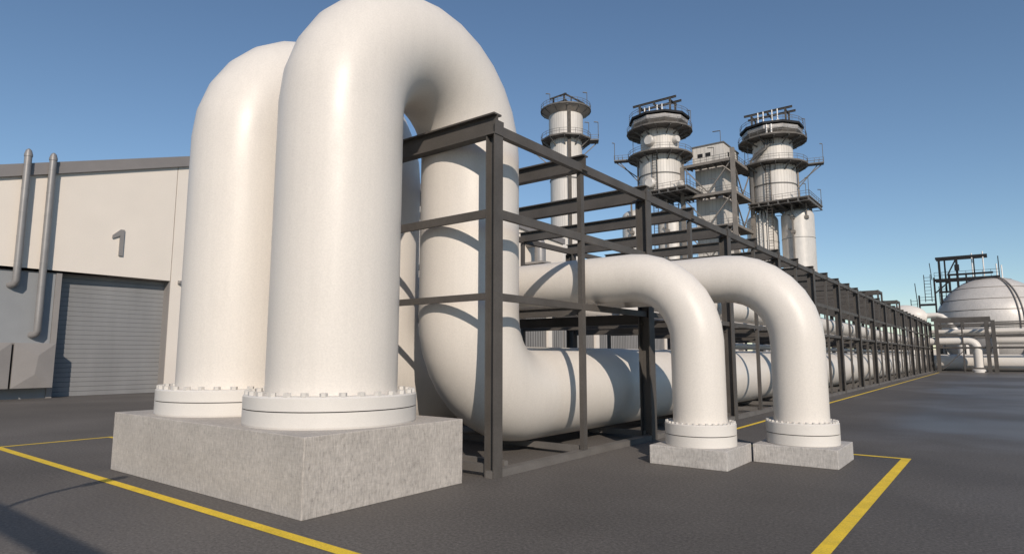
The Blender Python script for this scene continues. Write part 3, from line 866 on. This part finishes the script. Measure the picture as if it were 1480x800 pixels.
for z in (41.6, 35.0, 28.2, 21.5, 14.8):
    pl = MB()
    pl.box(FX0, FX1, FY0 - .1, BY0 - .4, z - .12, z).box(BX1 + .4, FX1, BY0 - .4, FY1, z - .12, z)
    pl.build('platform', 'underside', bt)
    eb = MB().box(FX0, FX1, FY0 - .22, FY0 - .08, z - .5, z + .05).box(FX1 - .08, FX1 + .12, FY0, FY1, z - .5, z + .05)
    for k in range(6):
        xx = FX0 + 1 + (FX1 - FX0 - 2) * k / 5; eb.box(xx - .1, xx + .1, FY0, BY0 - .4, z - .5, z - .13)
        yy = BY0 + (FY1 - BY0 - .5) * k / 5; eb.box(BX1 + .4, FX1 - .1, yy - .1, yy + .1, z - .5, z - .13)
    eb.build('beam', 'column_steel', bt)
    rl = MB()
    for a, b_ in (((FX0, FY0, z), (FX1, FY0, z)), ((FX1, FY0, z), (FX1, FY1, z))):
        a = Vector(a); b_ = Vector(b_)
        for h in (.55, 1.1): rl.bar(a + Vector((0, 0, h)), b_ + Vector((0, 0, h)), .06, .06)
        for k in range(9):
            p = a.lerp(b_, k / 8); rl.bar(p, p + Vector((0, 0, 1.1)), .06, .06)
    rl.build('railing', 'far_steel', bt)
    if z < 41:
        xm = (FX0 + FX1) / 2
        for xa in (FX0 + .3, FX1 - .3):
            MB().bar((xa, FY0 + .1, z + 6.2), (xm, FY0 + .1, z + .2), .22, .22).build('brace', 'column_steel', bt)
        ym = (FY0 + FY1) / 2
        for ya in (FY0 + .3, FY1 - .3):
            MB().bar((FX1 - .1, ya, z + 6.2), (FX1 - .1, ym, z + .2), .22, .22).build('brace', 'column_steel', bt)
    lamp(FX0 + 6.8, FY0 + .2, z, -1.3, 0, bt, 2.9)
lamp(BX1 - .2, BY0 - .3, 46.5, -1.6, 0, bt, 2.4)
lamp(FX1 - .2, FY1 - 1, 41.6, -.6, 0, bt, 6.5)

# ------------------------------------------------------------------ spherical tank with its access frame
SX, SY, SZ, SR = -.36, 139.8, 7.45, 8.45
st = thing('sphere_tank', 'large pale spherical tank with plate seams at the right edge', 'tank', (SX, SY, 0))
e = MB().dome(SX, SY, SZ, SR, SR, 64, 32, True).build('shell', 'sphere_skin', st)
def sring(z, n=64):
    r = math.sqrt(SR * SR - (z - SZ) ** 2)
    return MB().tube([(SX + r * math.cos(2 * PI * i / n), SY + r * math.sin(2 * PI * i / n), z) for i in range(n + 1)], .07, 6, False)
for z in (15.3, 13.7, 11.65, 9.75, 7.4, 5.0):
    sring(z).build('seam', 'column_steel', st)
for k in range(10):
    t = 2 * PI * (k + .5) / 10
    MB().tube([(SX + 8.0 * math.cos(t), SY + 8.0 * math.sin(t), 0), (SX + 8.0 * math.cos(t), SY + 8.0 * math.sin(t), 6.5)], .45, 14).build('leg', 'sphere_skin', st)
sv = Vector((.35, -.94, 0)).normalized()
for off in (0, .09):
    sv2 = Vector((.42 + off, -.9, 0)).normalized()
    MB().tube([Vector((SX, SY, SZ)) + (sv2 * math.sin(a) + Vector((0, 0, 1)) * math.cos(a)) * (SR + .16) for a in [i * PI / 2 / 16 for i in range(1, 19)]], .09, 8).build('meridian_pipe', 'column_steel', st)
zt = SZ + SR
for k_, (dx, hh) in enumerate(((-2.2, 4.4), (-.6, 4.6), (1.2, 2.2), (1.9, 1.9))):
    MB().tube([(SX + dx, SY - 1.4, zt - .5), (SX + dx, SY - 1.4, zt + hh)], .1, 8).build('vent_pipe', 'white_steel', st)
af = thing('access_frame', 'black steel access frame with ladders rising left of the spherical tank', 'steel frame', (-8, 131, 0))
AY = 131.5
KF = 137.4 / 131.5
def kf(p): return (p[0] * KF, p[1] * KF, (p[2] - 2) * KF + 2 if p[2] > 0 else 0)
def ab(a, b_, w_=.3, nm='beam'): MB().bar(kf(a), kf(b_), w_, w_ * 1.1).build(nm, 'black_steel', af)
ab((-7.6, AY, 18.9), (-.3, AY, 18.9), .38)
ab((-7.6, AY + 2.4, 18.9), (-.3, AY + 2.4, 18.9), .3)
ab((-6.0, AY, 15.9), (.3, AY, 15.9), .3)
ab((-7.9, AY, 15.1), (1.2, AY, 15.1), .42)
ab((-7.9, AY + 2.6, 15.1), (1.2, AY + 2.6, 15.1), .3)
for x_, z_ in ((-7.1, 18.8), (-4.6, 18.8), (-5.8, 15.8)):
    ab((x_, AY, 10 if x_ < -7 else 13.2), (x_, AY, z_), .36, 'post')
ab((-8.0, AY, 0), (-8.0, AY, 15.6), .28, 'post'); ab((-10.4, AY, 0), (-10.4, AY, 12.6), .26, 'post')
ab((-10.4, AY, 10.9), (-7.9, AY, 10.9), .35); ab((-4.6, AY, 13.4), (-2.8, AY, 13.4), .3); ab((-4.6, AY, 16.6), (-4.6, AY, 17.6), .7, 'post')
ab((-8.3, AY, 15.2), (-8.5, AY, 18.2), .12, 'post'); ab((1.1, AY, 15.2), (1.1, AY, 18.6), .14, 'post'); ab((-10.7, AY, 11), (-10.9, AY, 14.8), .12, 'post')
for x_, z0_, z1_ in ((-9.0, 11.4, 16.2), (-11.2, 1.0, 12.0), (-6.9, 10.9, 14.0)):
    ladder((x_ * KF, AY * KF, 0), (1, 0, 0), (z0_ - 2) * KF + 2, (z1_ - 2) * KF + 2, af, 1.0, 'black_steel')
ab((-6.0, AY, 15.9), (-4.6, AY, 18.7), .2, 'brace'); ab((-7.9, AY, 12.9), (-5.6, AY, 15.0), .2, 'brace'); ab((-2.2, AY, 15.2), (-2.2, AY, 18.8), .2, 'post')
ab((-3.4, AY, 13.6), (-3.4, AY, 15.9), .26, 'post'); ab((-6.4, AY + 2.4, 13.0), (-6.4, AY + 2.4, 18.8), .26, 'post'); ab((-7.4, AY, 13.0), (-5.6, AY, 13.0), .3)
mb = MB()
for h in (.6, 1.1): mb.bar(kf((-7.9, AY - .4, 15.3 + h)), kf((1.2, AY - .4, 15.3 + h)), .06, .06); mb.bar(kf((-10.4, AY - .4, 11.1 + h)), kf((-7.9, AY - .4, 11.1 + h)), .06, .06)
for k in range(9): mb.bar(kf((-7.9 + k * 1.13, AY - .4, 15.3)), kf((-7.9 + k * 1.13, AY - .4, 16.4)), .06, .06)
mb.build('railing', 'black_steel', af)

# bulb vessel and its pipe left of the sphere
ve = thing('bulb_vessel', 'white bulb shaped vessel just above the far end of the rack', 'vessel', (-11.2, 122, 0))
vp = []; vr_ = []
for i in range(17):
    a = PI * i / 16
    vp.append((-11.3 - 2.5 * math.cos(a), 122, 8.55 - .55 * (-math.cos(a)))); vr_.append(max(.02, 1.75 * math.sin(a) ** .75))
vr_[-1] = .45; vr_[-2] = max(vr_[-2], .8)
MB().tube(vp, vr_, 32).build('shell', 'pipe', ve)
MB().tube([(-11.3, 122, 0), (-11.3, 122, 7.5)], .6, 20).build('support', 'pipe', ve)
MB().tube([(-9.0, 122, 8.5), (-8.5, 122, 8.5), (-7.4, 122, 8.5), (-6.8, 122, 8.3), (-6.3, 122, 7.8), (-5.0, 122, 5.8), (-4.4, 122, 5.0), (-4.0, 122, 4.2), (-4.0, 122, 0)], .42, 18).build('outlet_pipe', 'pipe', ve)

tag(MB().box(-75, 140, 190, 190.4, 0, 3.6).build('perimeter_wall', 'panel'), 'low pale perimeter wall on the horizon behind the spherical tank', 'wall')
# ------------------------------------------------------------------ things behind the camera that throw shadows into view
gt = thing('steel_gantry', 'dark steel gantry standing behind the viewpoint, seen only by its shadow band', 'gantry', (-3, -4.95, 0))
MB().ibeam((-4.5, -4.95, 6.2), (9, -4.95, 6.2), .22, .2, .02, .03).build('beam', 'steel', gt)
for x in (-4.4, 8.9):
    MB().ibeam((x, -4.95, 0), (x, -4.95, 6.06), .2, .2, .02, .02).build('post', 'steel', gt)
sl = thing('street_lamp', 'thin curved lamp post behind the viewpoint, seen only by its shadow', 'street lamp', (-5.0, -2.15, 0))
MB().tube([(-5, -2.15, 0), (-5, -2.15, 4.2), (-5.02, -2.0, 4.45), (-5.1, -1.7, 4.55), (-5.13, -1.5, 4.57)], .045, 10).build('pole', 'duct', sl)
MB().bar((-5.12, -1.6, 4.56), (-5.3, -.98, 4.6), .15, .09).build('lamp_head', 'duct', sl)
